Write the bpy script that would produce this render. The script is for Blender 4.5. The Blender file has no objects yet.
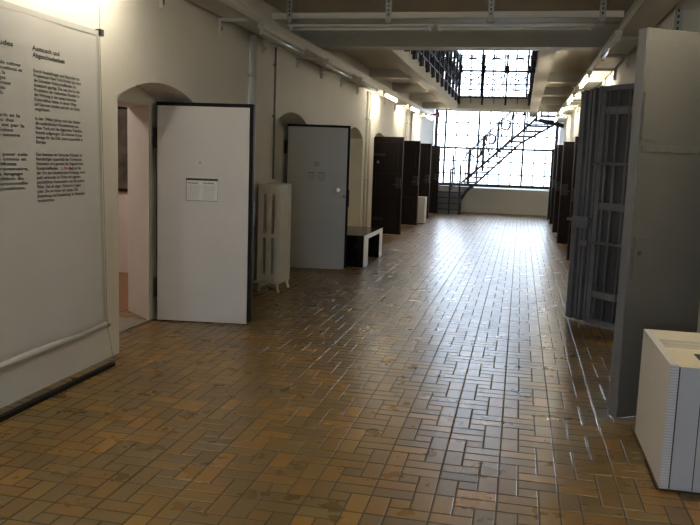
import bpy, bmesh, math, random
from mathutils import Vector, Matrix, noise
random.seed(7)
S = bpy.context.scene
C = S.collection
PI = math.pi

# ------------------------------------------------------------------ materials
def new_mat(name):
    m = bpy.data.materials.new(name); m.use_nodes = True
    nt = m.node_tree
    return m, nt, nt.nodes['Principled BSDF']

def paint(name, col, rough=.6, var=.06, scale=4, bump=.0, bscale=60, metal=0, spec=.5, detail=4, dark=None):
    """painted surface: slight cloudy variation of tone + fine bump"""
    m, nt, b = new_mat(name)
    N = nt.nodes; L = nt.links
    tc = N.new('ShaderNodeTexCoord')
    nz = N.new('ShaderNodeTexNoise'); nz.inputs['Scale'].default_value = scale; nz.inputs['Detail'].default_value = detail
    L.new(tc.outputs['Object'], nz.inputs['Vector'])
    rp = N.new('ShaderNodeValToRGB')
    rp.color_ramp.elements[0].position = .3; rp.color_ramp.elements[1].position = .7
    d = dark or tuple(c * (1 - 2 * var) for c in col)
    rp.color_ramp.elements[0].color = (*d, 1); rp.color_ramp.elements[1].color = (*col, 1)
    L.new(nz.outputs['Fac'], rp.inputs['Fac']); L.new(rp.outputs['Color'], b.inputs['Base Color'])
    b.inputs['Roughness'].default_value = rough; b.inputs['Metallic'].default_value = metal
    b.inputs['Specular IOR Level'].default_value = spec
    if bump:
        n2 = N.new('ShaderNodeTexNoise'); n2.inputs['Scale'].default_value = bscale; n2.inputs['Detail'].default_value = 3
        L.new(tc.outputs['Object'], n2.inputs['Vector'])
        bp = N.new('ShaderNodeBump'); bp.inputs['Strength'].default_value = bump; bp.inputs['Distance'].default_value = .01
        L.new(n2.outputs['Fac'], bp.inputs['Height']); L.new(bp.outputs['Normal'], b.inputs['Normal'])
    return m

def emit(name, col, strength):
    m, nt, b = new_mat(name)
    b.inputs['Base Color'].default_value = (.9, .9, .9, 1)
    b.inputs['Emission Color'].default_value = (*col, 1); b.inputs['Emission Strength'].default_value = strength
    return m

def stripes(name, c1, c2, scale, axis, rough=.5):
    """fine layered paper / corrugation: thin lines across one axis"""
    m, nt, b = new_mat(name); N = nt.nodes; L = nt.links
    tc = N.new('ShaderNodeTexCoord'); w = N.new('ShaderNodeTexWave')
    w.bands_direction = axis; w.inputs['Scale'].default_value = scale; w.inputs['Distortion'].default_value = .6
    w.inputs['Detail'].default_value = 1
    L.new(tc.outputs['Object'], w.inputs['Vector'])
    rp = N.new('ShaderNodeValToRGB'); rp.color_ramp.elements[0].color = (*c1, 1); rp.color_ramp.elements[1].color = (*c2, 1)
    L.new(w.outputs['Fac'], rp.inputs['Fac']); L.new(rp.outputs['Color'], b.inputs['Base Color'])
    b.inputs['Roughness'].default_value = rough
    return m

M = {}
M['wall'] = paint('white_wall_paint', (.74, .725, .665), .75, .03, 1.6, .25, 25)
M['ceil'] = paint('ceiling_paint', (.62, .60, .545), .8, .03, 2, .15, 30)
M['steel_cream'] = paint('cream_painted_steel', (.64, .63, .575), .45, .04, 3)
M['white_door'] = paint('white_door_sheet', (.58, .57, .555), .42, .03, 2.5, .06, 14)
M['grey_white_door'] = paint('grey_white_door_sheet', (.57, .57, .545), .45, .03, 2.5, .04, 14)
M['black_edge'] = paint('black_door_edge', (.010, .009, .009), .6, .1, 8, spec=.15)
M['dark_door'] = paint('dark_brown_door', (.011, .0062, .0052), .55, .18, 6, .1, 40, spec=.25)
M['black_iron'] = paint('black_iron', (.03, .03, .032), .4, .1, 20, metal=.3)
M['dark_steel'] = paint('dark_grey_steel', (.030, .030, .040), .55, .1, 8, .05, 30, spec=.25)
M['gate_sheet'] = paint('gate_back_sheet', (.075, .08, .092), .5, .12, 5, .05, 20)
M['gate_bar'] = paint('gate_bar_paint', (.165, .173, .195), .42, .1, 10, .05, 40)
M['grey_door'] = paint('grey_steel_door_paint', (.10, .096, .088), .42, .06, 3, .12, 10)
M['grey_edge'] = paint('grey_door_edge_paint', (.14, .148, .162), .4, .06, 6)
M['fabric'] = paint('banner_cloth', (.52, .52, .51), .85, .02, 3, .05, 200)
M['ink'] = paint('black_ink', (.03, .03, .03), .8, .05, 30)
M['greyink'] = paint('grey_ink', (.30, .30, .30), .8, .05, 30)
M['redink'] = paint('red_ink', (.50, .12, .12), .8, .05, 30)
M['chrome'] = paint('brushed_steel', (.72, .72, .72), .22, .03, 20, metal=1)
M['radiator'] = paint('radiator_enamel', (.80, .78, .71), .38, .04, 5)
M['pipe'] = paint('pipe_paint', (.63, .61, .54), .4, .03, 6)
M['conduit'] = paint('grey_conduit', (.18, .17, .145), .45, .08, 12)
M['bench_black'] = paint('black_laminate', (.014, .014, .017), .16, .1, 6)
M['bench_edge'] = paint('white_edging', (.88, .89, .90), .4, .02, 6)
M['plinth'] = paint('white_plinth_paint', (.74, .73, .69), .5, .02, 4)
M['front_tint'] = paint('card_daylight_tint', (.44, .455, .51), .6, .02, 5)  # white card again; cool dim daylight is put into the colour
M['card'] = paint('white_card', (.64, .63, .61), .6, .02, 5)
M['cream_card'] = paint('cream_card', (.74, .67, .52), .65, .04, 6)
M['layers'] = stripes('layered_card_edges', (.42, .43, .47), (.60, .60, .64), 22, 'Z')
M['ribbed'] = stripes('ribbed_card', (.56, .51, .42), (.68, .63, .53), 18, 'Z')
M['lit'] = emit('lit_tube', (1, .88, .68), 21)
M['unlit'] = paint('unlit_tube_glass', (.75, .76, .76), .08, .01, 5)
M['housing'] = paint('lamp_housing', (.66, .66, .63), .3, .03, 6)
M['galv'] = paint('galvanised_strip', (.40, .41, .38), .4, .1, 20, metal=.5)
M['slot'] = paint('dark_slot', (.03, .03, .03), .7, .05, 20)
M['redpaint'] = paint('dark_red_paint', (.10, .006, .025), .4, .05, 10)
M['parapet'] = paint('parapet_paint', (.66, .655, .62), .6, .03, 3, .1, 30)
M['cell_wall'] = paint('cell_wall_paint', (.70, .63, .58), .8, .02, 2)
M['painting'] = paint('dark_painting', (.16, .13, .09), .5, .3, 5, dark=(.02, .02, .018), detail=8)
M['sill'] = paint('stone_sill', (.30, .29, .25), .5, .12, 14, .2, 60)
M['paper'] = paint('printed_sheet', (.66, .665, .65), .5, .02, 10)
M['shadow_wall'] = paint('passage_shade_paint', (.22, .20, .17), .8, .1, 3)  # darker than the wall paint: the passage's shade is in the colour

def floor_mat():
    m, nt, b = new_mat('glazed_clinker_tiles'); N = nt.nodes; L = nt.links
    at = N.new('ShaderNodeVertexColor'); at.layer_name = 'tint'
    tc = N.new('ShaderNodeTexCoord')
    nz = N.new('ShaderNodeTexNoise'); nz.inputs['Scale'].default_value = 45; nz.inputs['Detail'].default_value = 4
    L.new(tc.outputs['Object'], nz.inputs['Vector'])
    mr = N.new('ShaderNodeMapRange'); mr.inputs['From Min'].default_value = .2; mr.inputs['From Max'].default_value = .8
    mr.inputs['To Min'].default_value = 1.0; mr.inputs['To Max'].default_value = 1.2
    L.new(nz.outputs['Fac'], mr.inputs['Value'])
    mx = N.new('ShaderNodeVectorMath'); mx.operation = 'SCALE'
    L.new(at.outputs['Color'], mx.inputs[0]); L.new(mr.outputs['Result'], mx.inputs['Scale'])
    L.new(mx.outputs[0], b.inputs['Base Color'])
    b.inputs['Roughness'].default_value = .22
    n3 = N.new('ShaderNodeTexNoise'); n3.inputs['Scale'].default_value = 5; n3.inputs['Detail'].default_value = 3
    L.new(tc.outputs['Object'], n3.inputs['Vector'])
    m2 = N.new('ShaderNodeMapRange'); m2.inputs['From Min'].default_value = .1; m2.inputs['From Max'].default_value = .9
    m2.inputs['To Min'].default_value = .25; m2.inputs['To Max'].default_value = .32
    L.new(n3.outputs['Fac'], m2.inputs['Value']); L.new(m2.outputs['Result'], b.inputs['Roughness'])
    return m
M['floor'] = floor_mat()
M['grout'] = paint('grout', (.075, .060, .036), .9, .1, 30, spec=.2)

def parquet():
    m, nt, b = new_mat('oak_parquet'); N = nt.nodes; L = nt.links
    tc = N.new('ShaderNodeTexCoord'); br = N.new('ShaderNodeTexBrick')
    br.inputs['Scale'].default_value = 6; br.inputs['Color1'].default_value = (.27, .125, .04, 1)
    br.inputs['Color2'].default_value = (.21, .09, .03, 1); br.inputs['Mortar'].default_value = (.10, .045, .02, 1)
    br.inputs['Mortar Size'].default_value = .01
    L.new(tc.outputs['Object'], br.inputs['Vector']); L.new(br.outputs['Color'], b.inputs['Base Color'])
    b.inputs['Roughness'].default_value = .35
    return m
M['parquet'] = parquet()

def glass():
    m = bpy.data.materials.new('window_glass'); m.use_nodes = True
    nt = m.node_tree; N = nt.nodes; L = nt.links
    N.remove(N['Principled BSDF'])
    t = N.new('ShaderNodeBsdfTransparent'); t.inputs['Color'].default_value = (.96, .97, .98, 1)
    g = N.new('ShaderNodeBsdfGlossy'); g.inputs['Roughness'].default_value = .02
    f = N.new('ShaderNodeFresnel'); f.inputs['IOR'].default_value = 1.45
    mx = N.new('ShaderNodeMixShader')
    L.new(f.outputs[0], mx.inputs[0]); L.new(t.outputs[0], mx.inputs[1]); L.new(g.outputs[0], mx.inputs[2])
    L.new(mx.outputs[0], N['Material Output'].inputs['Surface'])
    return m
M['glass'] = glass()

# ------------------------------------------------------------------ mesh helpers
class MB:
    def __init__(s): s.bm = bmesh.new()
    def box(s, x0, y0, z0, x1, y1, z1, bev=0):
        bm = s.bm
        v = [bm.verts.new(p) for p in ((x0,y0,z0),(x1,y0,z0),(x1,y1,z0),(x0,y1,z0),(x0,y0,z1),(x1,y0,z1),(x1,y1,z1),(x0,y1,z1))]
        fs = [bm.faces.new([v[i] for i in q]) for q in ((0,3,2,1),(4,5,6,7),(0,1,5,4),(1,2,6,5),(2,3,7,6),(3,0,4,7))]
        if bev:
            es = set(e for f in fs for e in f.edges)
            bmesh.ops.bevel(bm, geom=list(es), offset=bev, segments=2, affect='EDGES', profile=.7)
        return s
    def quad(s, *pts):
        s.bm.faces.new([s.bm.verts.new(p) for p in pts]); return s
    def bar(s, p, q, w, d=None, up=(0,0,1)):
        """rectangular bar from p to q, w x d in section"""
        d = d or w; p = Vector(p); q = Vector(q); t = (q - p).normalized()
        u = Vector(up)
        if abs(t.dot(u)) > .95: u = Vector((0,1,0)) if abs(t.y) < .9 else Vector((1,0,0))
        a = t.cross(u).normalized() * w / 2; b = a.cross(t).normalized() * d / 2
        vs = [s.bm.verts.new(r + i * a + j * b) for r in (p, q) for i, j in ((-1,-1),(1,-1),(1,1),(-1,1))]
        for k in ((3,2,1,0),(4,5,6,7),(0,1,5,4),(1,2,6,5),(2,3,7,6),(3,0,4,7)): s.bm.faces.new([vs[i] for i in k])
        return s
    def tube(s, pts, r, n=10, cap=True):
        pts = [Vector(p) for p in pts]; rings = []
        for i, p in enumerate(pts):
            t = (pts[min(i+1, len(pts)-1)] - pts[max(i-1, 0)]).normalized()
            u = Vector((0,0,1)) if abs(t.z) < .9 else Vector((0,1,0))
            a = t.cross(u).normalized(); b = a.cross(t).normalized()
            rr = r[i] if isinstance(r, (list, tuple)) else r
            rings.append([s.bm.verts.new(p + rr * (math.cos(k*2*PI/n) * a + math.sin(k*2*PI/n) * b)) for k in range(n)])
        for A, B in zip(rings, rings[1:]):
            for k in range(n):
                f = s.bm.faces.new((A[k], A[(k+1)%n], B[(k+1)%n], B[k])); f.smooth = True
        if cap: s.bm.faces.new(rings[0][::-1]); s.bm.faces.new(rings[-1])
        return s
    def prism(s, poly, axis, a0, a1):
        """poly = 2D points; axis the extrusion axis: X -> poly in (y,z), Y -> (x,z), Z -> (x,y)"""
        f = {'X': lambda u, v, a: (a, u, v), 'Y': lambda u, v, a: (u, a, v), 'Z': lambda u, v, a: (u, v, a)}[axis]
        A = [s.bm.verts.new(f(u, v, a0)) for u, v in poly]; B = [s.bm.verts.new(f(u, v, a1)) for u, v in poly]
        n = len(poly)
        s.bm.faces.new(A[::-1]); s.bm.faces.new(B)
        for k in range(n): s.bm.faces.new((A[k], A[(k+1)%n], B[(k+1)%n], B[k]))
        return s
    def ring(s, c, R, r, axis='Y', n=24, a0=0, a1=2*PI):
        pts = []
        full = abs(a1 - a0 - 2*PI) < 1e-6
        for k in range(n + 1):
            a = a0 + (a1 - a0) * k / n; u, v = R * math.cos(a), R * math.sin(a)
            pts.append((c[0]+u, c[1], c[2]+v) if axis == 'Y' else (c[0], c[1]+u, c[2]+v))
        return s.tube(pts, r, 6, True)
    def dome(s, c, r, axis, h=.5, n=8):
        """low rivet head; axis = outward direction vector"""
        c = Vector(c); t = Vector(axis).normalized(); u = Vector((0,0,1)) if abs(t.z) < .9 else Vector((0,1,0))
        a = t.cross(u).normalized(); b = a.cross(t).normalized()
        r1 = [s.bm.verts.new(c + r*(math.cos(k*2*PI/n)*a + math.sin(k*2*PI/n)*b)) for k in range(n)]
        r2 = [s.bm.verts.new(c + t*r*h*.8 + .6*r*(math.cos(k*2*PI/n)*a + math.sin(k*2*PI/n)*b)) for k in range(n)]
        top = s.bm.verts.new(c + t*r*h)
        for k in range(n):
            f = s.bm.faces.new((r1[k], r1[(k+1)%n], r2[(k+1)%n], r2[k])); f.smooth = True
            f = s.bm.faces.new((r2[k], r2[(k+1)%n], top)); f.smooth = True
        return s
    def build(s, name, mat, parent=None, kind=None, label=None):
        bmesh.ops.recalc_face_normals(s.bm, faces=s.bm.faces[:])
        me = bpy.data.meshes.new(name); s.bm.to_mesh(me); s.bm.free()
        me.materials.append(M[mat] if isinstance(mat, str) else mat)
        o = bpy.data.objects.new(name, me); C.objects.link(o)
        if parent: o.parent = parent
        if kind: o['kind'] = kind
        if label: o['label'] = label
        return o

def thing(name, label, cat, loc=(0,0,0), rz=0, group=None):
    o = bpy.data.objects.new(name, None); C.objects.link(o)
    o.location = loc; o.rotation_euler = (0, 0, rz); o.empty_display_size = .1
    o['label'] = label; o['category'] = cat
    if group: o['group'] = group
    return o

def tag(o, label, cat, group=None):
    o['label'] = label; o['category'] = cat
    if group: o['group'] = group
    return o

def struct(name, mb, mat, parent=None):
    return mb.build(name, mat, parent, kind=None if parent else 'structure')

def copy_tree(o, parent=None):
    c = o.copy(); C.objects.link(c)
    if parent: c.parent = parent
    for ch in list(o.children): copy_tree(ch, c)
    return c

def dup(root, loc, rz, label, group=None):
    r = copy_tree(root); r.location = loc; r.rotation_euler = (0, 0, rz); r['label'] = label
    if group: r['group'] = group
    return r

def text_mesh(body, size, bold=False, align='LEFT', spacing=1.0):
    cu = bpy.data.curves.new('t', 'FONT'); cu.body = body; cu.size = size; cu.align_x = align
    cu.space_line = spacing; cu.resolution_u = 2
    if bold: cu.offset = size * .022
    o = bpy.data.objects.new('t', cu); C.objects.link(o)
    dg = bpy.context.evaluated_depsgraph_get()
    me = bpy.data.meshes.new_from_object(o.evaluated_get(dg))
    bpy.data.objects.remove(o); bpy.data.curves.remove(cu)
    return me

# ------------------------------------------------------------------ measures
XL, XR = -3.05, 1.20            # faces of the two long walls
YW, YP = 27.2, 25.5             # big window, parapet face
ZG0, ZG1 = 3.12, 3.47           # gallery slab underside / top
ZC = 3.40                       # ceiling of the near part
ZT = 7.8                        # roof of the tall hall
GL, GR = -1.85, .15             # inner edges of the two galleries
YB = 10.4                       # near edge of the well

# ------------------------------------------------------------------ floor: pinwheel clinker tiles, each tile modelled
def build_floor():
    bm = bmesh.new(); col = bm.loops.layers.float_color.new('tint')
    PM = .295; u = PM / 3; g = .0034; bv = .0035; h = .0014
    base = [(.175, .105, .030), (.205, .122, .032), (.150, .098, .034), (.19, .108, .028), (.140, .090, .031), (.235, .128, .028), (.160, .110, .042)]
    def face(vs, c, slot=0):
        f = bm.faces.new(vs); f.material_index = slot
        for l in f.loops: l[col] = (*c, 1)
        return f
    def tile(x0, y0, x1, y1):
        c = random.choice(base); k = random.uniform(.85, 1.15); c = tuple(a * k for a in c)
        x0 += g; y0 += g; x1 -= g; y1 -= g
        tx, ty = random.gauss(0, .0034), random.gauss(0, .0034); dz = random.uniform(-.0004, .0004)
        cx, cy = (x0+x1)/2, (y0+y1)/2
        o = [bm.verts.new((x, y, -h)) for x, y in ((x0,y0),(x1,y0),(x1,y1),(x0,y1))]
        i = [bm.verts.new((x, y, dz + tx*(x-cx) + ty*(y-cy))) for x, y in ((x0+bv,y0+bv),(x1-bv,y0+bv),(x1-bv,y1-bv),(x0+bv,y1-bv))]
        face(i, c)
        for k in range(4): face((o[k], o[(k+1)%4], i[(k+1)%4], i[k]), tuple(a*.8 for a in c))
    X0, Y0 = -3.85, .6
    for a in range(25):
        for b in range(85):
            x, y = X0 + a*PM, Y0 + b*PM
            if x > 1.6 and not (5 < y < 8): continue
            pat = ((0,2,2,3), (2,1,3,3), (1,0,3,1), (0,0,1,2), (1,1,2,2))
            if (a + b) % 2: pat = [(3-r, q, 3-p, s) for (p, q, r, s) in pat]
            for (p, q, r, s) in pat:
                tile(x+p*u, y+q*u, x+r*u, y+s*u)
    gc = (.06, .048, .03)
    v = [bm.verts.new(p) for p in ((-3.9,-5,-h),(3.6,-5,-h),(3.6,26,-h),(-3.9,26,-h))]
    face(v, gc, 1)
    w = [bm.verts.new((p[0], p[1], -.2)) for p in ((-3.9,-5),(3.6,-5),(3.6,26),(-3.9,26))]
    face(w[::-1], gc, 1)
    for k in range(4): face((v[(k+1)%4], v[k], w[k], w[(k+1)%4]), gc, 1)
    me = bpy.data.meshes.new('floor'); bm.to_mesh(me); bm.free(); me.materials.append(M['floor']); me.materials.append(M['grout'])
    o = bpy.data.objects.new('floor', me); C.objects.link(o); o['kind'] = 'structure'
build_floor()

# ------------------------------------------------------------------ long walls with arched niches
def arch_pts(y0, y1, spring, rise, n=14):
    w = y1 - y0; c = (y0+y1)/2; R = (w*w/4 + rise*rise) / (2*rise); zc = spring + rise - R
    a = math.asin(w/2/R)
    return [(c + R*math.sin(-a + 2*a*k/n), zc + R*math.cos(-a + 2*a*k/n)) for k in range(n+1)]

def niche_wall(name, X, X2, ya, yb, ztop, niches, backs=True):
    """wall face at X, niches cut back to X2; niches = (y0, y1, spring, rise, doorway or None)"""
    mb = MB(); y = ya
    for (y0, y1, sp, rise, hole) in niches:
        mb.quad((X,y,0),(X,y0,0),(X,y0,ztop),(X,y,ztop))
        P = [(y0,0)] + arch_pts(y0, y1, sp, rise) + [(y1,0)]
        for (a, za), (b, zb) in zip(P[1:-1], P[2:-1]): mb.quad((X,a,za),(X,b,zb),(X,b,ztop),(X,a,ztop))
        for (a, za), (b, zb) in zip(P, P[1:]): mb.quad((X,a,za),(X,b,zb),(X2,b,zb),(X2,a,za))
        A = P[1:-1]
        if hole:
            h0, h1, h1b, hz, X3 = hole
            def strip(q0, q1, z0):
                pts = [p for p in A if q0 - 1e-6 <= p[0] <= q1 + 1e-6]
                def zat(t):
                    for (a, za), (b, zb) in zip(A, A[1:]):
                        if a - 1e-9 <= t <= b + 1e-9: return za + (zb-za)*(t-a)/(b-a)
                pts = [(q0, zat(q0))] + [p for p in pts if q0+1e-4 < p[0] < q1-1e-4] + [(q1, zat(q1))]
                for (a, za), (b, zb) in zip(pts, pts[1:]): mb.quad((X2,a,z0),(X2,b,z0),(X2,b,zb),(X2,a,za))
            strip(y0, h0, 0); strip(h0, h1, hz); strip(h1, y1, 0)
            mb.quad((X2,h0,0),(X3,h0,0),(X3,h0,hz),(X2,h0,hz)); mb.quad((X2,h1,0),(X3,h1b,0),(X3,h1b,hz),(X2,h1,hz))
            mb.quad((X2,h0,hz),(X2,h1,hz),(X3,h1b,hz),(X3,h0,hz))
        else:
            mb.bm.faces.new([mb.bm.verts.new((X2, a, z)) for a, z in P])
        y = y1
    mb.quad((X,y,0),(X,yb,0),(X,yb,ztop),(X,y,ztop))
    return struct(name, mb, 'wall')

nl = [(5.45, 7.0, 2.02, .17, (5.62, 6.64, 6.98, 2.03, -3.80)), (9.36, 10.90, 2.03, .17, None), (13.40, 14.86, 2.00, .19, None),
      (16.02, 17.4, 2.06, .13, None), (18.70, 20.1, 2.06, .13, None), (21.12, 22.5, 2.06, .13, None), (23.52, 24.9, 2.06, .13, None)]
niche_wall('wall_left', XL, -3.40, -5, YW, ZT, nl)
nr = [(9.5, 10.75, 2.02, .17, None)] + [(y-.25, y+1.05, 2.06, .13, None) for y in (13.33, 16.16, 18.75, 21.59, 23.3)]
niche_wall('wall_right', XR, 1.84, 7.62, YW, ZT, nr)
struct('wall_right_near', MB().box(XR, -5, 0, XR+.4, 5.33, ZC), 'wall')
mb = MB(); A = arch_pts(5.33, 7.62, 2.55, .62)                                # arched head over the passage
mb.prism([(5.33, ZC)] + A + [(7.62, ZC)], 'X', XR, XR+.4); struct('trim_1', mb, 'wall')
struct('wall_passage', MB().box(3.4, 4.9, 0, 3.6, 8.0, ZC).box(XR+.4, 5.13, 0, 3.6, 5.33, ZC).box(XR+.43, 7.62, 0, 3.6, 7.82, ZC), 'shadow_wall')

# ceiling of the near part, beam, galleries, roof
struct('ceiling', MB().box(XL-.3, -5, ZC, 3.6, YB+.3, ZC+.25), 'ceil')
struct('trim_2', MB().box(XL, YB, ZG0-.01, XR, YB+.32, ZC+.001), 'steel_cream')     # beam at the edge of the well
struct('ceiling_upper', MB().box(XL-.3, YB, ZT, XR+.4, YW+.3, ZT+.2), 'ceil')
struct('wall_upper', MB().box(XL-.3, YB-.1, ZC+.25, XR+.4, YB+.1, ZT), 'wall')
def gallery(name, xw, xe, y1, ribs):
    a, b = min(xw, xe), max(xw, xe); s = 1 if xe > xw else -1
    mb = MB().box(a, YB+.32, ZG0+.2, b, y1, ZG1)
    e0, e1 = sorted((xe, xe - s*.22)); mb.box(e0, YB+.32, ZG0, e1, y1, ZG0+.22)
    w0, w1 = sorted((xw, xw + s*.12)); mb.box(w0, YB+.32, ZG0+.05, w1, y1, ZG0+.22)
    i0, i1 = sorted((xe - s*.22, xw + s*.12))
    for r in ribs: mb.box(i0, r, ZG0+.03, i1, r+.34, ZG0+.22)
    struct(name, mb, 'ceil')
gallery('ceiling_gallery_left', XL, GL, 23.3, (14.6, 17.3, 20.0, 22.7))
gallery('ceiling_gallery_right', XR, GR, 25.45, (15.0, 17.7, 20.3, 22.9))
struct('ceiling_bridge', MB().box(GL, 22.0, ZG0, GR, 23.3, ZG1), 'ceil')
# room behind the camera closed by a wall with an unseen window sized for fill light
struct('wall_back', MB().box(XL-.3, -5.2, 0, -2.5, -5, ZC).box(.5, -5.2, 0, XR+.4, -5, ZC).box(-2.5, -5.2, 0, .5, -5, .9).box(-2.5, -5.2, 3.1, .5, -5, ZC), 'wall')

# parapet ledge below the big window, end piers
struct('wall_far', MB().box(XL, YP, -.2, XR, YW+.25, .80), 'parapet')
struct('wall_far_head', MB().box(XL, YW, 7.4, XR, YW+.25, ZT), 'wall')

# ------------------------------------------------------------------ windows
def window(name, x0, x1, z0, z1, y, nx, nz, t, thick_v=(), thick_h=()):
    mb = MB(); w = .07
    mb.box(x0, y-.04, z0, x0+w*1.6, y+.04, z1).box(x1-w*1.6, y-.04, z0, x1, y+.04, z1)
    mb.box(x0, y-.04, z0, x1, y+.04, z0+w*1.4).box(x0, y-.04, z1-w*1.4, x1, y+.04, z1)
    for i in range(1, nx):
        x = x0 + (x1-x0)*i/nx; k = w if i in thick_v else t
        mb.box(x-k/2, y-.03, z0, x+k/2, y+.03, z1)
    for j in range(1, nz):
        z = z0 + (z1-z0)*j/nz; k = w if j in thick_h else t
        mb.box(x0, y-.026, z-k/2, x1, y+.026, z+k/2)
    fr = struct(name, mb, 'dark_steel')
    g = MB().box(x0+.03, y-.004, z0+.03, x1-.03, y+.004, z1-.03).build('pane', 'glass', fr)
    return fr
window('window_1', XL+.01, XR-.01, .80, 7.4, YW+.1, 11, 15, .042, (1, 4, 8), (3, 6, 9, 12))
window('window_fill', -2.5, .5, .9, 3.1, -5.1, 4, 3, .05)  # behind the camera, unseen; size tuned for the fill light

# ------------------------------------------------------------------ cell seen through the first doorway
struct('wall_cell', MB().quad((-3.8,9.2,0),(-7.5,9.2,0),(-7.5,9.2,3),(-3.8,9.2,3)).quad((-7.5,9.2,0),(-7.5,4.8,0),(-7.5,4.8,3),(-7.5,9.2,3))
       .quad((-3.8,4.8,0),(-7.5,4.8,0),(-7.5,4.8,3),(-3.8,4.8,3)).quad((-3.8,4.8,3),(-7.5,4.8,3),(-7.5,9.2,3),(-3.8,9.2,3))
       .quad((-3.801,4.8,0),(-3.801,5.62,0),(-3.801,5.62,3),(-3.801,4.8,3)).quad((-3.801,6.98,0),(-3.801,9.2,0),(-3.801,9.2,3),(-3.801,6.98,3))
       .quad((-3.801,5.62,2.03),(-3.801,6.98,2.03),(-3.801,6.98,3),(-3.801,5.62,3)), 'cell_wall')
struct('floor_cell', MB().box(-7.5, 4.8, -.2, -3.84, 9.2, .004), 'parquet')
struct('trim_4', MB().box(-3.84, 5.62, -.1, -3.38, 6.60, .012), 'sill')
pt = thing('painting', 'tall dark painting hanging in the cell behind the first doorway', 'painting', (-5.3, 9.195, 1.1))
MB().box(-.45, -.03, 0, .45, -.004, 1.06).build('canvas', 'painting', pt)
mb = MB()
for a in ((-.47,-.04,-.02,.47,0,.02), (-.47,-.04,1.04,.47,0,1.08), (-.47,-.04,0,-.44,0,1.06), (.44,-.04,0,.47,0,1.06)): mb.box(*a)
mb.build('frame', 'black_edge', pt)
cl = thing('cell_fill_lamp', 'unseen round lamp added on the cell ceiling to light the room behind the first doorway', 'lamp', (-5.4, 7.0, 3.0))  # unseen lamp, added to brighten the cell interior
MB().tube([(0,0,-.002),(0,0,-.05)], .20, 20).build('base', 'housing', cl)
MB().tube([(0,0,-.05),(0,0,-.10),(0,0,-.13)], [.19,.17,.08], 20).build('lamp_shade', emit('cell_fill_glow', (1,.86,.76), 24), cl)

# ------------------------------------------------------------------ cell doors (local: hinge at origin, leaf along +x, seen face -y)
def sheet_door(label, loc, rz, mat, W=.92, H=2.07, handle=False):
    t = thing('cell_door', label, 'door', loc, rz, 'cell doors along the left wall')
    MB().box(0, .0, .025, W, .075, H, .004).build('leaf', 'black_edge', t)
    m = MB().box(.015, -.012, .01, W-.035, .0, H-.035, .003)
    # low cross seams pressed into the sheet
    m.build('sheet', mat, t)
    r = MB(); k = 0
    for z in [.12 + i*.115 for i in range(17)]:
        for x in (.05, W-.07): r.dome((x, -.012, z), .008, (0,-1,0), .35)
    for z in (.36, 1.0, 1.66, H-.08):
        for i in range(9): r.dome((.05 + i*(W-.12)/8, -.012, z), .008, (0,-1,0), .35)
    r.build('rivets', mat, t)
    for z in (.32, 1.74):
        h = MB().tube([(-.018,.03,z-.09),(-.018,.03,z+.09)], .02, 10).box(-.03, .02, z-.07, .02, .05, z+.07).build('hinge', 'black_iron', t)
    MB().box(W-.001, .012, .92, W+.012, .06, 1.16).build('lock_plate', 'black_iron', t)
    return t
d1 = sheet_door('white riveted steel door standing open with a framed notice, nearest on the left', (-3.34, 6.67, 0), math.atan2(.12, .91), 'white_door')
MB().tube([(.425,-.014,1.52),(.425,-.018,1.52)], .007, 10).build('peephole', 'slot', d1)
MB().ring((.425,-.013,1.52), .035, .003, 'Y').build('peephole_ring', 'white_door', d1)
d2 = sheet_door('grey white door with chrome handle, second open one on the left', (-3.27, 10.56, 0), math.atan2(.2, .88), 'grey_white_door', .90)
h = MB().tube([(.745,-.012,1.155),(.745,-.055,1.155)], .011, 10).tube([(.757,-.055,1.155),(.655,-.055,1.155)], .011, 10)
h.build('handle', 'chrome', d2)
MB().tube([(.745,-.012,1.155),(.745,-.02,1.155)], .027, 14).build('handle_rose', 'chrome', d2)
MB().tube([(.835,-.012,1.065),(.835,-.02,1.065)], .017, 12).build('keyhole', 'conduit', d2)

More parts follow.
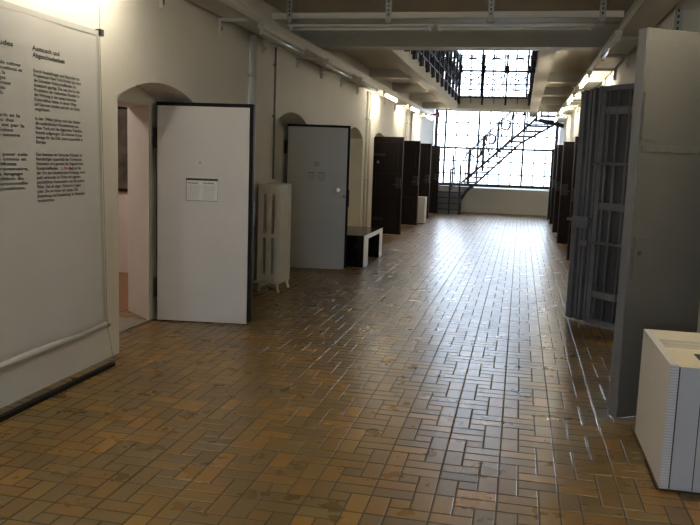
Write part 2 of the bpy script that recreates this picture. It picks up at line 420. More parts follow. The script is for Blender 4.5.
# notices (flat things on the doors: parts of a sign lying on the leaf)
def notice(name, label, base, rz, x0, x1, z0, z1, framed):
    t = thing(name, label, 'sign', base, rz)
    w, hh = x1-x0, z1-z0
    if framed:
        MB().box(x0-.005, -.022, z0-.02, x1+.03, -.0125, z1+.015, .002).build('acrylic_holder', 'white_door', t)
    MB().box(x0, -.0255, z0, x1, -.0225, z1).build('sheet', 'paper' if framed else 'grey_white_door', t) if framed else MB().box(x0-.02, -.0145, z0-.02, x1+.02, -.0123, z1+.02).build('sheet', 'grey_white_door', t)
    yy = -.0262 if framed else -.0152
    if framed:
        fm = MB()
        fm.box(x0, yy, z1-.020, x1, yy+.0006, z1); fm.box(x0, yy, z0, x1, yy+.0006, z0+.004)
        fm.box(x0, yy, z0, x0+.005, yy+.0006, z1); fm.box(x1-.003, yy, z0, x1, yy+.0006, z1)
        fm.build('border', 'ink', t)
    tw = (w - .05)/2
    for k in range(2):
        xx = x0 + .015 + k*(tw+.02)
        me = text_mesh('Austausch\n' if k == 0 else 'Werkstatt\n', .025, True)
        o = bpy.data.objects.new('heading', me); C.objects.link(o); me.materials.append(M['ink']); o.parent = t
        o.location = (xx, yy-.0004, z1-.05); o.rotation_euler = (PI/2, 0, 0)
        n = 8 if framed else 9; dz = (hh-.075)/n
        body = '\n'.join(['die Zelle war ein Raum', 'der Stille und Arbeit', 'in diesen Mauern lebt', 'man allein mit Zeit', 'und Licht am Fenster', 'Tag um Tag im Haus', 'bis zur Abreise hin', 'nach draussen frei', 'in die weite Stadt'][:n])
        me = text_mesh(body, dz*1.05, not framed, spacing=.95)
        o = bpy.data.objects.new('paragraph', me); C.objects.link(o); me.materials.append(M['greyink']); o.parent = t
        mx = max((v.co.x for v in me.vertices), default=1)
        o.scale = (tw/mx, 1, 1); o.location = (xx, yy-.0004, z1-.075); o.rotation_euler = (PI/2, 0, 0)
    return t
notice('notice', 'framed two column notice on the nearest white door', (-3.34, 6.67, 0), math.atan2(.12,.91), .295, .60, 1.165, 1.375, True)
notice('notice', 'small unframed grey text notice on the door with chrome handle', (-3.27, 10.56, 0), math.atan2(.2,.88), .29, .585, 1.265, 1.435, False)
MB().ring((.43,-.0125,1.52), .026, .006, 'Y').build('peephole_ring', 'conduit', d2)

# dark doors
def dark_door():
    t = thing('cell_door', 'x', 'door', (0,0,0), 0, 'cell doors along the left wall')
    W, H = .90, 2.10
    MB().box(0, 0, .03, W, .085, H, .005).build('leaf', 'dark_door', t)
    m = MB()
    for z0, z1 in ((.16, .72), (.84, 1.32), (1.44, 1.98)): m.box(.09, -.012, z0, W-.09, 0, z1, .006)
    m.build('panels', 'dark_door', t)
    for z in (.35, 1.72):
        MB().box(-.01, -.02, z-.03, .5, -.012, z+.03).tube([(-.02,.03,z-.06),(-.02,.03,z+.06)], .02, 8).build('hinge', 'black_iron', t)
    MB().box(W-.13, -.03, 1.02, W-.01, -.0, 1.24, .004).build('lock_box', 'black_iron', t)
    MB().tube([(.36,-.012,1.56),(.36,-.022,1.56)], .03, 12).build('peephole', 'chrome', t)
    MB().tube([(W-.07,-.03,1.1),(W-.07,-.07,1.1),(W-.16,-.07,1.1)], .01, 8).build('handle', 'black_iron', t)
    return t
proto = dark_door()
ll = ['nearest dark brown door of the left row, beyond the black bench', 'second dark brown door of the left row, beside the white plinth',
      'third dark brown door of the left row, behind the white plinth', 'farthest dark brown door of the left row, beside the stair']
for i, (y, dy) in enumerate(((16.32, -.15), (19.0, -.12), (21.42, -.12), (23.82, -.12))):
    rz = math.atan2(dy, .88)
    if i == 0: proto.location = (-3.34, y, 0); proto.rotation_euler = (0,0,rz); proto['label'] = ll[0]
    else: dup(proto, (-3.34, y, 0), rz, ll[i])
# right row: hinge on the right wall, leaf towards -x
rr = ['nearest dark brown door of the right row, just beyond the barred gate', 'second dark brown door of the right row, counted from the barred gate',
      'third dark brown door of the right row, counted from the barred gate', 'fourth dark brown door of the right row, counted from the barred gate', 'farthest dark brown door of the right row, by the parapet']
def mirror_proto():
    r = copy_tree(proto)
    for ch in r.children:
        me = ch.data.copy()
        for v in me.vertices: v.co.x = -v.co.x
        me.flip_normals(); ch.data = me
    return r
mp = mirror_proto()
for i, (y, xt) in enumerate(((13.33, .86), (16.16, .82), (18.75, .83), (21.59, .86), (23.3, .86))):
    o = mp if i == 0 else copy_tree(mp)
    a = -.13
    o.location = (xt + .90*math.cos(a), y + .16, 0); o.rotation_euler = (0, 0, -a); o['label'] = rr[i]; o['group'] = 'cell doors along the right wall'
    # leaf swings so that its free edge is nearer the viewer
    o.rotation_euler = (0, 0, .16)

# ------------------------------------------------------------------ banner on the left
YA, YE = 3.05, 5.02
def bx(z, y): # banner plane x with a faint wave
    return -2.955 + .045*(2.43-z)/2.11 + .006*math.sin(y*7 + z*1.3) * (.3 + .5*(2.43-z))
bn = thing('banner', 'large white cloth banner with printed columns hanging on the left wall', 'banner', (0,0,0))
bm = bmesh.new(); G = []
for i in range(41):
    y = YA + (YE-YA)*i/40
    G.append([bm.verts.new((bx(z, y), y, z)) for z in [.34 + 2.09*j/40 for j in range(41)]])
for i in range(40):
    for j in range(40):
        f = bm.faces.new((G[i][j], G[i+1][j], G[i+1][j+1], G[i][j+1])); f.smooth = True
mb = MB(); mb.bm.free(); mb.bm = bm
clo = mb.build('cloth', 'fabric', bn)
sd = clo.modifiers.new('Solidify', 'SOLIDIFY'); sd.thickness = .003; sd.offset = 0
MB().tube([(bx(.33,YA),YA,.33),(bx(.33,YE),YE,.33)], .022, 12).build('bottom_tube', 'fabric', bn)
MB().bar((bx(2.415,YA)+.001,YA,2.415),(bx(2.415,YE)+.001,YE,2.415), .007, .036).build('hem', 'fabric', bn)
MB().tube([(bx(.33,YE),YE,.33),(bx(.33,YE),YE+.03,.33)], .024, 12).build('end_cap', 'conduit', bn)
MB().box(bx(2.43,YE)-.02, YE-.005, 2.40, bx(2.43,YE)+.02, YE+.04, 2.445).build('clip', 'black_iron', bn)
MB().tube([(-2.955,YE+.02,2.953),(-2.955,YE+.02,2.43),(bx(.33,YE),YE+.02,.33),(-2.89,YE+.07,.02)], .0018, 5).build('cord', 'conduit', bn)
def lines(name, rows, y0, ztop, pitch, width, mat='greyink', bold=False, size=None, right=False):
    me = text_mesh('\n'.join(rows), 1.0, bold, 'LEFT', 1.0)
    xs = [v.co.x for v in me.vertices]
    sx = width / max(xs)
    sz = (size or pitch)
    # one line of the text curve is 1 unit apart: scale to the pitch
    for v in me.vertices:
        row = 0
        y = y0 + v.co.x * sx; z = ztop + (v.co.y) * pitch - pitch*.7
        v.co = (bx(z, y) + .0035, y, z)
    me.materials.append(M[mat]); o = bpy.data.objects.new(name, me); C.objects.link(o); o.parent = bn
    return o
lines('heading', ['Austausch und', 'Abgeschiedenheit'], 4.25, 2.222, .041, .345, 'ink', True)
p1 = ['Durch Ausstellungen und Stipendien im', 'Projektraum New York fördert das Amt', 'die Schweizer Kulturschaffenden im', 'Austausch geprägt. Das was dort in der', 'Produktion der weltweiten Künstler in', 'die Wirkung in den entsprechenden', 'Kulturmilieus haben, in einem Wien', 'auf Genosse machte und sich ein Stück', 'vergrössert.']
lines('paragraph', p1, 4.25, 2.083, .0288, .53, 'ink', True)
p2 = ['In den 1960er Jahren wird das Atelier', 'die ausländischen Künstlerinnen aus', 'New York und die allgemeine Tendenz', 'fremde aufgesogen. Da scheinen Kurse', 'wenige für die USA, keine ausserhalb in', 'Europa.']
lines('paragraph', p2, 4.25, 1.795, .0287, .53, 'ink', True)
p3 = ['Das Interesse der Schweizer Künstler im', 'fremdartigen ausserhalb des Territorium', 'Heimatlos sind gemeint die Ungewohnten', 'Kunstschaffenden               liegt auf der', 'der Ort des künstlerischen Rückzugs, wenn', 'auch verbunden an Orten mit eigenem', 'persönlichen Aussenseiter und den andern', 'Wien. Das ist eigen. Wohnort in Japan', 'oder. Die sie hinter sich lassen. Die', 'Entstehung und Ausstattung. Im Abstieden', 'verstummten.']
lines('paragraph', p3, 4.245, 1.575, .0287, .555, 'ink', True)
lines('red_words', ['La Motta,'], 4.50, 1.575-3*.0287, .0287, .125, 'redink', True)
lines('heading', ['Solitudes'], 3.825, 2.215, .041, .245, 'ink', True)
q1 = ["ouvrir l'opportunité de cultiver", 'les possibilités et expositions et', 'ateliers à New York, la', 'fondation des échanges', 'suisses et encouragement', 'pour des personnalités', 'et des projets pluriels', 'culturelles.']
lines('paragraph', q1, 3.58, 2.098, .0288, .565, 'ink', True)
q2 = ['années 1960, Paris et la', 'cité depuis le jeu des', 'ville New York est par la', 'dans cette. La Suisse', 'située dans une oeuvre', 'européenne.']
lines('paragraph', q2, 3.58, 1.80, .0287, .565, 'ink', True)
q3 = ['artistes suisses pour cela', 'de leur monde connu et', 'la vie des uns. Motta', 'loin de la vie trentenaire,', 'Le voyage et la langage', 'marque, le tradition du', 'de mémoire personnelle', 'chaque des expositions.']
lines('paragraph', q3, 3.56, 1.573, .0287, .61, 'ink', True)
tag(MB().box(-2.925, YA-.1, .0, -2.885, 5.10, .028, .004).build('floor_bar', 'black_edge'), 'long black weighting bar lying on the floor under the banner', 'bar')

# ------------------------------------------------------------------ radiator and pipes
rad = thing('radiator', 'tall cream cast iron radiator between the two pale doors', 'radiator', (0,0,0))
def section(y, feet):
    m = MB()
    for x in (-2.95, -2.85, -2.75):
        m.box(x-.037, y-.026, .10, x+.037, y+.026, 1.28, .014)
    for z in (.16, .67, 1.22):
        m.box(-2.975, y-.024, z-(.06 if z != .67 else .025), -2.725, y+.024, z+(.06 if z != .67 else .025), .008)
    m.tube([(-2.85,y-.033,.16),(-2.85,y+.033,.16)], .03, 10).tube([(-2.85,y-.033,1.22),(-2.85,y+.033,1.22)], .03, 10)
    if feet:
        for x, s in ((-2.95,-1), (-2.745,1)):
            m.tube([(x,y,.14),(x+.004*s,y,.07),(x+.015*s,y,.02),(x+.022*s,y,.0)], [.03,.02,.018,.026], 8)
    return m.build('section', 'radiator', rad)
for i in range(7): section(8.58 + i*.066, i in (0, 6))
MB().tube([(-3.04,8.46,.13),(-2.85,8.46,.13),(-2.85,8.55,.13)], .016, 8).build('supply_pipe', 'pipe', rad)
def pipe(label, y, z0, z1, r, mat, clips):
    t = thing('wall_pipe', label, 'pipe', (XL, y, 0))
    MB().tube([(r+.012,0,z0),(r+.012,0,z1)], r, 12).build('tube', mat, t)
    for z in clips: MB().tube([(r+.012,0,z-.02),(r+.012,0,z+.02)], r*1.25, 12).box(0,-.012,z-.012,r,.012,z+.012).build('clamp', mat, t)
pipe('thick white vertical pipe on the wall just behind the nearest white door', 8.33, 0, 2.93, .042, 'pipe', (.5, 2.5))
pipe('thin dark conduit running down the wall to the radiator', 9.22, 1.32, 2.93, .013, 'conduit', (2.1, 2.72))
pipe('left one of two slim pipes in the lamp glow behind the black bench', 15.0, 0, 2.93, .025, 'pipe', (1.2, 2.4))
pipe('right one of two slim pipes in the lamp glow behind the black bench', 15.32, 0, 2.93, .025, 'pipe', (1.2, 2.4))
pipe('pale pipe above the second dark door of the left row', 20.4, 0, 2.93, .045, 'pipe', (2.6,))
pipe('pale pipe above the third dark door of the left row', 21.2, 0, 2.93, .03, 'pipe', (2.6,))

# ------------------------------------------------------------------ bench, plinths, card box
b = thing('bench', 'low black bench with white front edges by the second pale door', 'bench', (-2.21, 11.12, 0))
L_, D_, H_, t_ = 1.56, .62, .475, .095
MB().box(-D_, 0, H_-.075, -.004, L_, H_, .003).build('seat', 'bench_black', b)
MB().box(-D_, 0, 0, -.004, .32, H_-.075, .003).build('leg', 'bench_black', b)
MB().box(-D_, L_-.26, 0, -.004, L_, H_-.075, .003).build('leg', 'bench_black', b)
MB().prism([(0,0),(.32,0),(.32,H_-.065),(L_-.26,H_-.065),(L_-.26,0),(L_,0),(L_,H_),(0,H_)], 'X', -.004, .003).build('edge_band', 'bench_edge', b, label='white edge band')
def plinth(label, x, y, w, d, h):
    t = thing('plinth', label, 'plinth', (x, y, 0))
    MB().box(0,0,.02,w,d,h,.004).build('body', 'plinth', t)
    MB().box(.015,.015,0,w-.015,d-.015,.02).build('base', 'slot', t)
plinth('white square plinth standing between dark doors on the left', -2.78, 19.72, .42, .45, .69)
plinth('narrow white plinth half hidden beside the barred gate', .875, 12.75, .22, .3, .62)

cb = thing('display_box', 'white layered cardboard box with open tray top, lower right corner', 'box', (.782, 3.92, 0))
W, D, H = .40, .84, .655
MB().box(0,0,.015,W,D,H-.09).build('body', 'card', cb)
MB().box(.012,.012,0,W-.012,D-.012,.015).build('base', 'slot', cb)
MB().prism([(-.006,.018),(-.0005,.018),(-.0005,H-.0895),(.035,H-.0895),(.035,H),(-.006,H)], 'Y', .001, D).build('side_panel', 'card', cb)
MB().box(-.006,-.006,.018,.036,0,H-.002).build('layered_edge', 'layers', cb)
MB().box(.043,-.006,.018,.145,0,H-.008,.001).box(.15,-.006,.018,W,0,H-.008,.001).build('front_panel', 'front_tint', cb, label='card front with cool dim daylight painted in')
MB().box(.036,-.004,.018,.043,-.0005,H-.01).box(.145,-.004,.018,.15,-.0005,H-.01).build('front_gap', 'slot', cb)
MB().box(.035,D-.25,H-.09,W,D,H).build('ribbed_back', 'ribbed', cb)
MB().box(.035,0,H-.09,W,D-.25,H-.045).build('tray', 'cream_card', cb)
# printed dark mark on the tray
me = MB().box(.20,.33,H-.0449,.27,.47,H-.0441).box(.27,.33,H-.0449,.41,.375,H-.0441).box(.27,.43,H-.0449,.41,.47,H-.0441).box(.33,.36,H-.0449,.37,.45,H-.0441)
MB().box(.21,.17,H-.0449,.40,.19,H-.0441).build('printed_line', 'ink', cb)
me.build('printed_mark', 'ink', cb)

# ------------------------------------------------------------------ barred gate (hinge at the far jamb of the passage)
gx, gy = 1.2, 7.60
ga = math.atan2(8.33-7.60, .535-1.2)              # direction hinge -> tip
gt = thing('barred_gate', 'dark grey barred steel gate standing open on the right', 'gate', (gx, gy, 0), ga)
# local: x from hinge (0) to tip; visible face is +y side after rotation -> keep front at y>0
GW, GH = .925, 2.40
MB().box(.26-.26, -.028, .03, GW-.27, -.018, GH-.02).build('back_sheet', 'gate_sheet', gt)
fr = MB()
fr.box(0,-.03,.02,.05,.03,GH).box(GW-.33,-.03,.02,GW-.275,.03,GH).box(0,-.03,.02,GW-.275,.03,.075).box(0,-.03,GH-.05,GW-.275,.03,GH)
fr.build('frame', 'gate_bar', gt)
for x in (.17, .31, .45, .56):
    MB().tube([(x,.012,.05),(x,.012,GH-.03)], .013, 8).build('bar', 'gate_bar', gt)
for z in (2.16, 1.22, .33):
    MB().box(.03,-.012,z-.038,GW-.3,.0225,z+.034,.003).build('crossbar', 'gate_bar', gt)
for z in (1.64, .85):
    MB().tube([(.03,.022,z),(GW-.20,.022,z)], .015, 8).build('rod', 'gate_bar', gt)
for k, x in enumerate((GW-.245, GW-.185, GW-.12, GW-.06, GW-.012)):
    MB().box(x-.018,-.045 + (.03 if k % 2 else 0),.03,x+.012,.03 + (.015 if k % 2 else 0),GH-.0 - .01*k,.003).build('stile', 'gate_bar', gt)
MB().box(GW-.265,-.03,.04,GW,-.02,GH-.06).build('stile_sheet', 'gate_sheet', gt)
lk = MB().box(GW-.25,.02,.98,GW-.03,.075,1.10,.005).build('lock_box', 'gate_bar', gt)
MB().tube([(GW-.27,.05,1.06),(GW+.05,.05,1.06)], .014, 8).build('bolt', 'gate_bar', lk)
MB().box(GW-.24,.02,.80,GW-.12,.05,.86,.004).build('bolt_guard', 'gate_bar', gt)
for z in (.3, 1.25, 2.2): MB().tube([(0,0,z-.08),(0,0,z+.08)], .026, 10).build('hinge', 'gate_bar', gt)

# ------------------------------------------------------------------ big grey steel door in the right foreground
dx, dyy = 1.165, 5.36
da = math.atan2(5.03-5.345, .68-1.19)
gd = thing('steel_door', 'tall plain grey steel door standing open in the right foreground', 'door', (dx, dyy, 0), da)
DW, DH = math.hypot(.51, .315), 2.44
T = .075
MB().box(.03, 0, .02, DW, T, DH, .004).build('leaf', 'grey_door', gd)     # +y local faces the viewer
MB().box(DW-.001, -.004, .02, DW+.006, T-.004, DH).build('edge_strip', 'grey_edge', gd, label='lighter blue grey edge')
m = MB().box(.04, T, 1.705, DW-.02, T+.005, 1.745, .002)
m.build('strap', 'grey_door', gd)
MB().box(DW-.10, T, 1.775, DW-.004, T+.012, 2.06, .003).build('upper_plate', 'grey_door', gd)
MB().box(DW-.14, T, .93, DW-.02, T+.010, 1.18, .003).build('lock_plate', 'grey_door', gd)
MB().tube([(DW-.06,T+.008,1.08),(DW-.06,T+.014,1.08)], .014, 10).build('keyhole', 'slot', gd)
MB().box(DW-.02, T, 1.80, DW+.004, T+.02, 1.86).build('catch', 'grey_door', gd)
r = MB()
for i in range(9): r.dome((.04 + i*(DW-.08)/8, T, DH-.07), .007, (0,1,0), .4)
for i in range(18): r.dome((DW-.03, T, .1 + i*.13), .006, (0,1,0), .4)
for i in range(7): r.dome((.05 + i*(DW-.1)/6, T+.005, 1.725), .007, (0,1,0), .4)
r.build('rivets', 'grey_door', gd)
for z in (.35, 2.1): MB().tube([(.01,.0,z-.08),(.01,.0,z+.08)], .02, 10).build('hinge', 'grey_edge', gd)

# ------------------------------------------------------------------ cable trays, brackets, tubes
def tray(label, xw, xe, y0, y1, z):
    t = thing('cable_tray', label, 'cable tray', (0,0,0))
    a, bb = min(xw, xe), max(xw, xe); s = 1 if xe > xw else -1
    MB().box(a, y0, z, bb, y1, z+.004).build('bottom', 'steel_cream', t)
    e = sorted((xe, xe - s*.004)); MB().box(e[0], y0, z, e[1], y1, z+.085).build('lip', 'steel_cream', t)
    e = sorted((xw, xw + s*.004)); MB().box(e[0], y0, z, e[1], y1, z+.085).build('lip', 'steel_cream', t)
    e = sorted((xe + s*.012, xe - s*.02)); MB().box(e[0], y0, z+.085, e[1], y1, z+.10).build('rim', 'housing', t)
    return t
tl = tray('long cream cable tray running along the left wall', XL+.06, -2.72, -2, 24.5, 2.955)
tr = tray('long cream cable tray running along the right wall', XR-.03, .90, -2, 24.5, 2.955)
def brackets(t, X, s, ys):
    """wall brackets carrying a tray: one part each, with its wall plate and slot"""
    for y in ys:
        a, b = sorted((X + s*.03, X + s*.30))
        arm = MB().box(a, y-.018, 2.922, b, y+.018, 2.955, .003).build('bracket', 'steel_cream', t)
        a, b = sorted((X + s*.003, X + s*.035))
        MB().box(a, y-.03, 2.80, b, y+.03, 2.95, .003).build('wall_plate', 'steel_cream', arm)
        a, b = sorted((X + s*.035, X + s*.037))
        MB().box(a, y-.012, 2.835, b, y+.012, 2.875).build('slot', 'slot', arm)
brackets(tl, XL, 1, [4.85, 6.16, 7.45, 8.80, 10.20, 11.5, 12.8, 14.15, 15.55, 17.0, 18.5, 20.0, 21.5, 23.0])
brackets(tr, XR, -1, [8.6, 9.95, 11.3, 12.65, 14.0, 15.4, 16.8, 18.3, 19.9, 21.5])

def slim_proto():
    t = thing('fluorescent_light', 'x', 'light', (0,0,0))
    MB().box(-.02,0,-.022,.02,1.56,0,.002).build('housing', 'housing', t)
    MB().tube([(0,.05,-.048),(0,1.51,-.048)], .014, 12).build('tube', 'unlit', t)
    for y in (.02, 1.51): MB().box(-.012,y,-.062,.012,y+.03,-.02).build('socket', 'housing', t)
    return t
def lamp_proto(lit):
    t = thing('fluorescent_light', 'x', 'light', (0,0,0))
    MB().box(-.035,0,-.055,.035,1.56,0,.003).build('housing', 'housing', t)
    MB().tube([(0,.05,-.085),(0,1.51,-.085)], .0165, 12).build('tube', 'lit' if lit else 'unlit', t, label='glowing tube' if lit else None)
    for y in (.02, 1.51): MB().box(-.018,y,-.105,.018,y+.035,-.05).build('socket', 'housing', t)
    return t
on, off = lamp_proto(True), lamp_proto(False)
used = {True: False, False: False}
def lamp(x, y, z, lit, label, group, rz=0):
    src = on if lit else off
    o = copy_tree(src) if used[lit] else src
    used[lit] = True
    o.location = (x, y, z); o.rotation_euler = (0,0,rz); o['label'] = label; o['group'] = group
ZL = 2.951
lamp(-2.69, .9, ZL, True, 'unseen lit fluorescent light added on the left tray, beside the viewer', 'lights near the viewer')  # extra tube out of view, added to brighten the near walls and tray
lamp(.86, 3.55, ZL, True, 'lit fluorescent light on the right tray over the white box, outside the picture edge', 'lights near the viewer')
lamp(-2.69, 3.9, ZL, True, 'lit fluorescent light on the left tray over the banner, outside the picture edge', 'lights under the left tray')
lamp(-2.69, 7.7, ZL, False, 'switched off fluorescent light under the left tray above the nearest white door', 'lights under the left tray')
lamp(-2.69, 10.4, ZL, False, 'switched off fluorescent light under the left tray above the second pale door', 'lights under the left tray')
lamp(-2.69, 12.7, ZL, False, 'switched off fluorescent light under the left tray next to the nearest lit one', 'lights under the left tray')
lamp(-2.69, 15.0, ZL, True, 'nearest lit fluorescent light under the left tray, brightest on that side', 'lights under the left tray')
lamp(-2.69, 18.6, ZL, True, 'second lit fluorescent light under the left tray, above the second dark door', 'lights under the left tray')
lamp(-2.69, 21.8, ZL, True, 'farthest lit fluorescent light under the left tray, near the window', 'lights under the left tray')
lamp(.86, 8.15, ZL, False, 'switched off fluorescent light under the right tray above the barred gate', 'lights under the right tray')
lamp(.86, 11.5, ZL, True, 'nearest lit fluorescent light under the right tray, beyond the barred gate', 'lights under the right tray')
lamp(.86, 14.8, ZL, True, 'second lit fluorescent light under the right tray, above the dark doors', 'lights under the right tray')
lamp(.86, 18.0, ZL, True, 'third lit fluorescent light under the right tray, above the dark doors', 'lights under the right tray')
lamp(.86, 21.2, ZL, True, 'farthest lit fluorescent light under the right tray, near the window', 'lights under the right tray')

# cross tray with hangers and two dark tubes
ct = thing('cable_tray', 'cream cable tray hung across the corridor under the ceiling', 'cable tray', (0, 8.1, 0))
MB().box(-2.71, 0, 3.06, .89, .25, 3.065).build('bottom', 'steel_cream', ct)
MB().box(-2.71, 0, 3.06, .89, .005, 3.125).build('lip', 'steel_cream', ct)
MB().box(-2.71, .245, 3.06, .89, .25, 3.125).build('lip', 'steel_cream', ct)
for x in (-2.51, -1.44, -.39, .69):
    hgr = MB().box(x-.03, -.008, 3.02, x+.03, -.001, ZC).box(x-.03,-.001,3.02,x+.03,.26,3.028).build('hanger', 'galv', ct)
    sl = MB()
    for k in range(7): sl.box(x-.008, -.0095, 3.09+k*.043, x+.008, -.0078, 3.114+k*.043)
    sl.build('slots', 'slot', hgr)
    MB().tube([(x-.035,-.012,3.018),(x+.035,-.012,3.018)], .008, 8).tube([(x-.02,-.012,3.0),(x-.02,-.012,3.03)], .006, 6).tube([(x+.02,-.012,3.0),(x+.02,-.012,3.03)], .006, 6).build('bolts', 'galv', hgr)
sp = slim_proto()
for k, (x, l) in enumerate(((.62, 'right half, catching the window light'), (-.98, 'left half'))):
    o = sp if k == 0 else copy_tree(sp)
    o.location = (x, 8.16, 3.014); o.rotation_euler = (0, 0, PI/2); o['group'] = 'lights under the cross tray'
    o['label'] = 'switched off slim tube light under the cross tray, ' + l
hs = thing('hanger_strip', 'slotted steel strip hanging from the ceiling above the grey steel door', 'hanger', (1.235, 7.2, 0))
MB().box(-.03,-.004,2.70,.03,.004,ZC).build('strip', 'galv', hs)
m = MB()
for k in range(12): m.box(-.008,-.006,2.74+k*.05,.008,-.004,2.765+k*.05)
m.build('slots', 'slot', hs)
rs = thing('signal_horn', 'small dark red horn at the top left corner of the big window', 'horn', (-2.59, 23.2, 3.0))
MB().tube([(.14,0,0),(.02,0,0),(-.08,0,0)], [.095,.05,.018], 12).build('bell', 'redpaint', rs)
MB().tube([(-.07,0,0),(-.1285,0,0)], .014, 8).build('stem', 'redpaint', rs)

# ------------------------------------------------------------------ gallery railings
def railing(label, P, Q, nb, zb, zt, rings, bal):
    P = Vector(P); Q = Vector(Q); d = (Q-P); Ln = d.length; t = d.normalized()
    o = thing('railing', label, 'railing', (0,0,0)); ax = 'Y' if abs(t.x) > .5 else 'X'
    for k in range(nb+1):
        p = P + d*k/nb
        MB().bar((p.x,p.y,zb), (p.x,p.y,zt+.04), .055).build('post', 'dark_steel', o)
    m = MB()
    for z, w in ((zt, .04), (zt-.32, .022), (zb+.42, .024), (zb+.20, .026)):
        m.bar((P.x,P.y,z), (Q.x,Q.y,z), w)
    m.build('rails', 'dark_steel', o)
    for k in range(nb):
        a = P + d*(k+.5)/nb; w = Ln/nb
        r = MB()
        r.ring((a.x,a.y,zt-.36), min(.30, w*.45), .02, ax, 22)
        r.ring((a.x,a.y,zb+.62), min(.22, w*.36), .018, ax, 18)
        l = P + d*k/nb; q = P + d*(k+1)/nb
        r.bar((a.x,a.y,zt-.62), (l.x*.5+a.x*.5, l.y*.5+a.y*.5, zb+.2), .014).bar((a.x,a.y,zt-.62), (q.x*.5+a.x*.5, q.y*.5+a.y*.5, zb+.2), .014)
        r.build('ornament', 'dark_steel', o)
        for j in range(1, bal+1):
            c = P + d*(k + j/(bal+1))/nb
            MB().bar((c.x,c.y,zb+.04), (c.x,c.y,zt), .02).build('baluster', 'dark_steel', o)
railing('ornamental dark railing along the left gallery above the well', (GL+.03, YB+.6, 0), (GL+.03, 21.9, 0), 12, 3.26, 4.50, True, 2)
railing('ornamental dark railing along the right gallery above the well', (GR-.03, YB+.6, 0), (GR-.03, 21.9, 0), 12, 3.26, 4.50, True, 0)
railing('ornamental dark railing on the bridge in front of the big window', (GL+.05, 21.97, 0), (GR-.04, 21.97, 0), 3, 3.22, 4.55, True, 1)
# dark doors of the upper gallery
for i, y in enumerate((15.0, 17.6, 20.2)):
    o = dup(proto, (-2.98, y, ZG1), -.1, ['nearest', 'middle', 'farthest'][i] + ' dark door on the upper gallery, seen through the left railing', 'dark doors on the upper gallery')

# ------------------------------------------------------------------ iron stair in front of the window
st = thing('staircase', 'dark iron open staircase climbing to the right in front of the big window', 'staircase', (0,0,0))
Y0, Y1 = 24.55, 25.2
# four front steps at the foot, rising away from the viewer and fanning to the right
for k in range(4):
    z = .17*(k+1); y = 24.05 + .2*k
    MB().box(-2.62, y, z-.03, -1.80, y+.27, z, .003).build('tread', 'dark_steel', st)
    MB().box(-2.62, y+.002, z-.17, -1.80, y+.012, z-.03).build('riser', 'grey_edge', st)
MB().prism([(-2.62,24.87),(-1.80,24.87),(-1.45,24.6),(-1.45,25.3),(-2.62,25.3)], 'Z', .82, .85).build('quarter_landing', 'dark_steel', st)
n = 13; xa, za, xb, zb = -1.70, .85, .50, 3.14
UP = [(-1.82, .98), (-.05, 2.63), (.42, 3.10)]           # upper and lower chord of the open stringers (x, z)
LO = [(-1.50, .84), (-.06, 2.27), (1.02, 2.93)]
def chord_x(P, z):
    for (a, za_), (b, zb_) in zip(P, P[1:]):
        if z <= zb_ or (b, zb_) == P[-1]: return a + (b-a)*(z-za_)/(zb_-za_)
for k in range(n):
    z = 1.02 + (3.0-1.02)*k/(n-1)
    MB().box(chord_x(UP, z)-.02, Y0, z-.042, chord_x(LO, z)+.03, Y1, z, .003).build('tread', 'dark_steel', st)
for y in (Y0-.02, Y1+.02):
    for P in (UP, LO):
        MB().bar((P[0][0], y, P[0][1]), (P[1][0], y, P[1][1]), .035, .05).bar((P[1][0], y, P[1][1]), (P[2][0], y, P[2][1]), .035, .05).build('stringer', 'dark_steel', st)
MB().box(.48, Y0-.1, 3.11, XR, Y1+.15, 3.14).build('tread', 'dark_steel', st)
MB().box(.72, Y0-.1, 3.29, XR, Y1+.15, 3.32).build('tread', 'dark_steel', st)
MB().bar((.45, Y0-.08, 2.98), (XR, Y0-.08, 2.82), .03, .13).build('stringer', 'dark_steel', st)
# curved foot stringer
MB().tube([(-1.80,24.05,.0),(-1.79,24.1,.25),(-1.74,24.3,.55),(-1.62,24.45,.75),(-1.45,Y0-.02,.92)], .05, 8).build('stringer', 'dark_steel', st)
MB().bar((-2.60,24.0,0),(-2.60,24.9,.82),.03,.16).build('stringer', 'dark_steel', st)
def stair_rail(y):
    def zr(x): return za + (zb-za)*(x-xa)/(xb-xa)
    xs = [-1.62 + .43*k for k in range(6)]
    for k, x in enumerate(xs):
        MB().bar((x,y,zr(x)-.02),(x,y,zr(x)+1.10),.048).build('post', 'dark_steel', st)
    m = MB().bar((xs[0],y,zr(xs[0])+1.05),(xs[-1],y,zr(xs[-1])+1.05),.035)
    m.bar((xs[0],y,zr(xs[0])+.18),(xs[-1],y,zr(xs[-1])+.18),.018)
    m.build('handrail', 'dark_steel', st)
    for a, b_ in zip(xs, xs[1:]):
        c = (a+b_)/2; r = MB()
        r.bar((a,y,zr(a)+.95),(c,y,zr(c)+.25),.022).bar((c,y,zr(c)+.25),(b_,y,zr(b_)+.95),.022)
        r.ring((c,y,zr(c)+.78), .15, .018, 'Y', 16)
        r.build('ornament', 'dark_steel', st)
stair_rail(Y0-.03); stair_rail(Y1+.03)
for (x, y, z0, z1) in ((-2.12, 24.05, .0, 1.42), (-1.82, 24.1, .1, 1.55), (-2.12, 24.8, .8, 1.85)):
    MB().bar((x,y,z0),(x,y,z1),.055).build('newel', 'dark_steel', st)
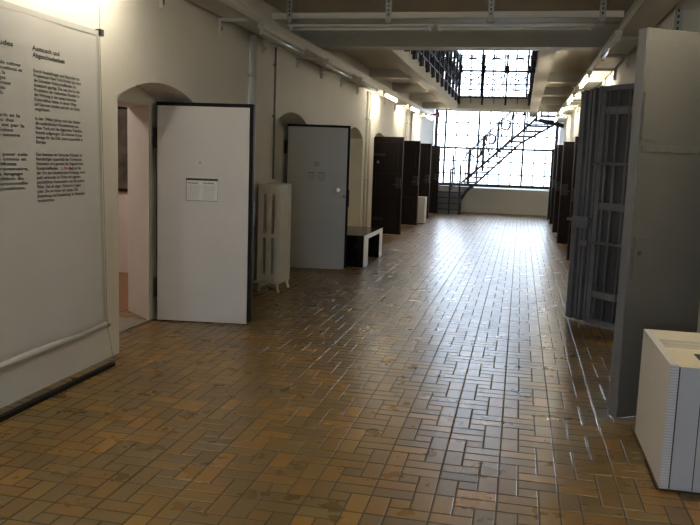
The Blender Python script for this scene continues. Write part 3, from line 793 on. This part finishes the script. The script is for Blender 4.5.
MB().bar((-2.12,24.05,1.38),(-1.82,24.1,1.5),.025).bar((-1.82,24.1,1.5),(-1.62,Y0-.03,2.0),.025).bar((-2.12,24.05,.75),(-1.62,Y0-.03,1.3),.016).build('handrail', 'dark_steel', st)

# ------------------------------------------------------------------ world, camera, view
w = bpy.data.worlds.new('World'); S.world = w; w.use_nodes = True
nt = w.node_tree; N = nt.nodes; L = nt.links
bg = N['Background']
tc = N.new('ShaderNodeTexCoord'); sx = N.new('ShaderNodeSeparateXYZ'); L.new(tc.outputs['Generated'], sx.inputs[0])
rp = N.new('ShaderNodeValToRGB')
rp.color_ramp.elements[0].position = .46; rp.color_ramp.elements[0].color = (.34, .36, .36, 1)
rp.color_ramp.elements[1].position = .52; rp.color_ramp.elements[1].color = (.74, .85, 1.0, 1)
mr = N.new('ShaderNodeMapRange'); mr.inputs['From Min'].default_value = -1; mr.inputs['From Max'].default_value = 1
L.new(sx.outputs['Z'], mr.inputs['Value']); L.new(mr.outputs['Result'], rp.inputs['Fac'])
L.new(rp.outputs['Color'], bg.inputs['Color']); bg.inputs['Strength'].default_value = 3.6

cam = bpy.data.cameras.new('camera'); co = bpy.data.objects.new('camera', cam); C.objects.link(co)
R = [[0.9757038, -0.0616494, -0.2102412], [0.2164779, 0.1234304, 0.9684536], [0.0337544, 0.9904364, -0.1337772]]
m4 = Matrix(((R[0][0], R[0][1], -R[0][2], 0), (R[1][0], R[1][1], -R[1][2], 0), (R[2][0], R[2][1], -R[2][2], 1.6), (0,0,0,1)))
co.matrix_world = m4
cam.sensor_width = 36; cam.lens = 765/700*36; cam.clip_start = .05; cam.clip_end = 200
S.camera = co
S.view_settings.view_transform = 'Standard'; S.view_settings.look = 'None'
S.view_settings.gamma = 1; S.view_settings.use_curve_mapping = False
S.view_settings.exposure = 1.7
S.cycles.max_bounces = 10; S.cycles.diffuse_bounces = 5; S.cycles.glossy_bounces = 4; S.cycles.transparent_max_bounces = 12
S.cycles.sample_clamp_indirect = 6; S.cycles.caustics_reflective = False
S.cycles.use_denoising = True
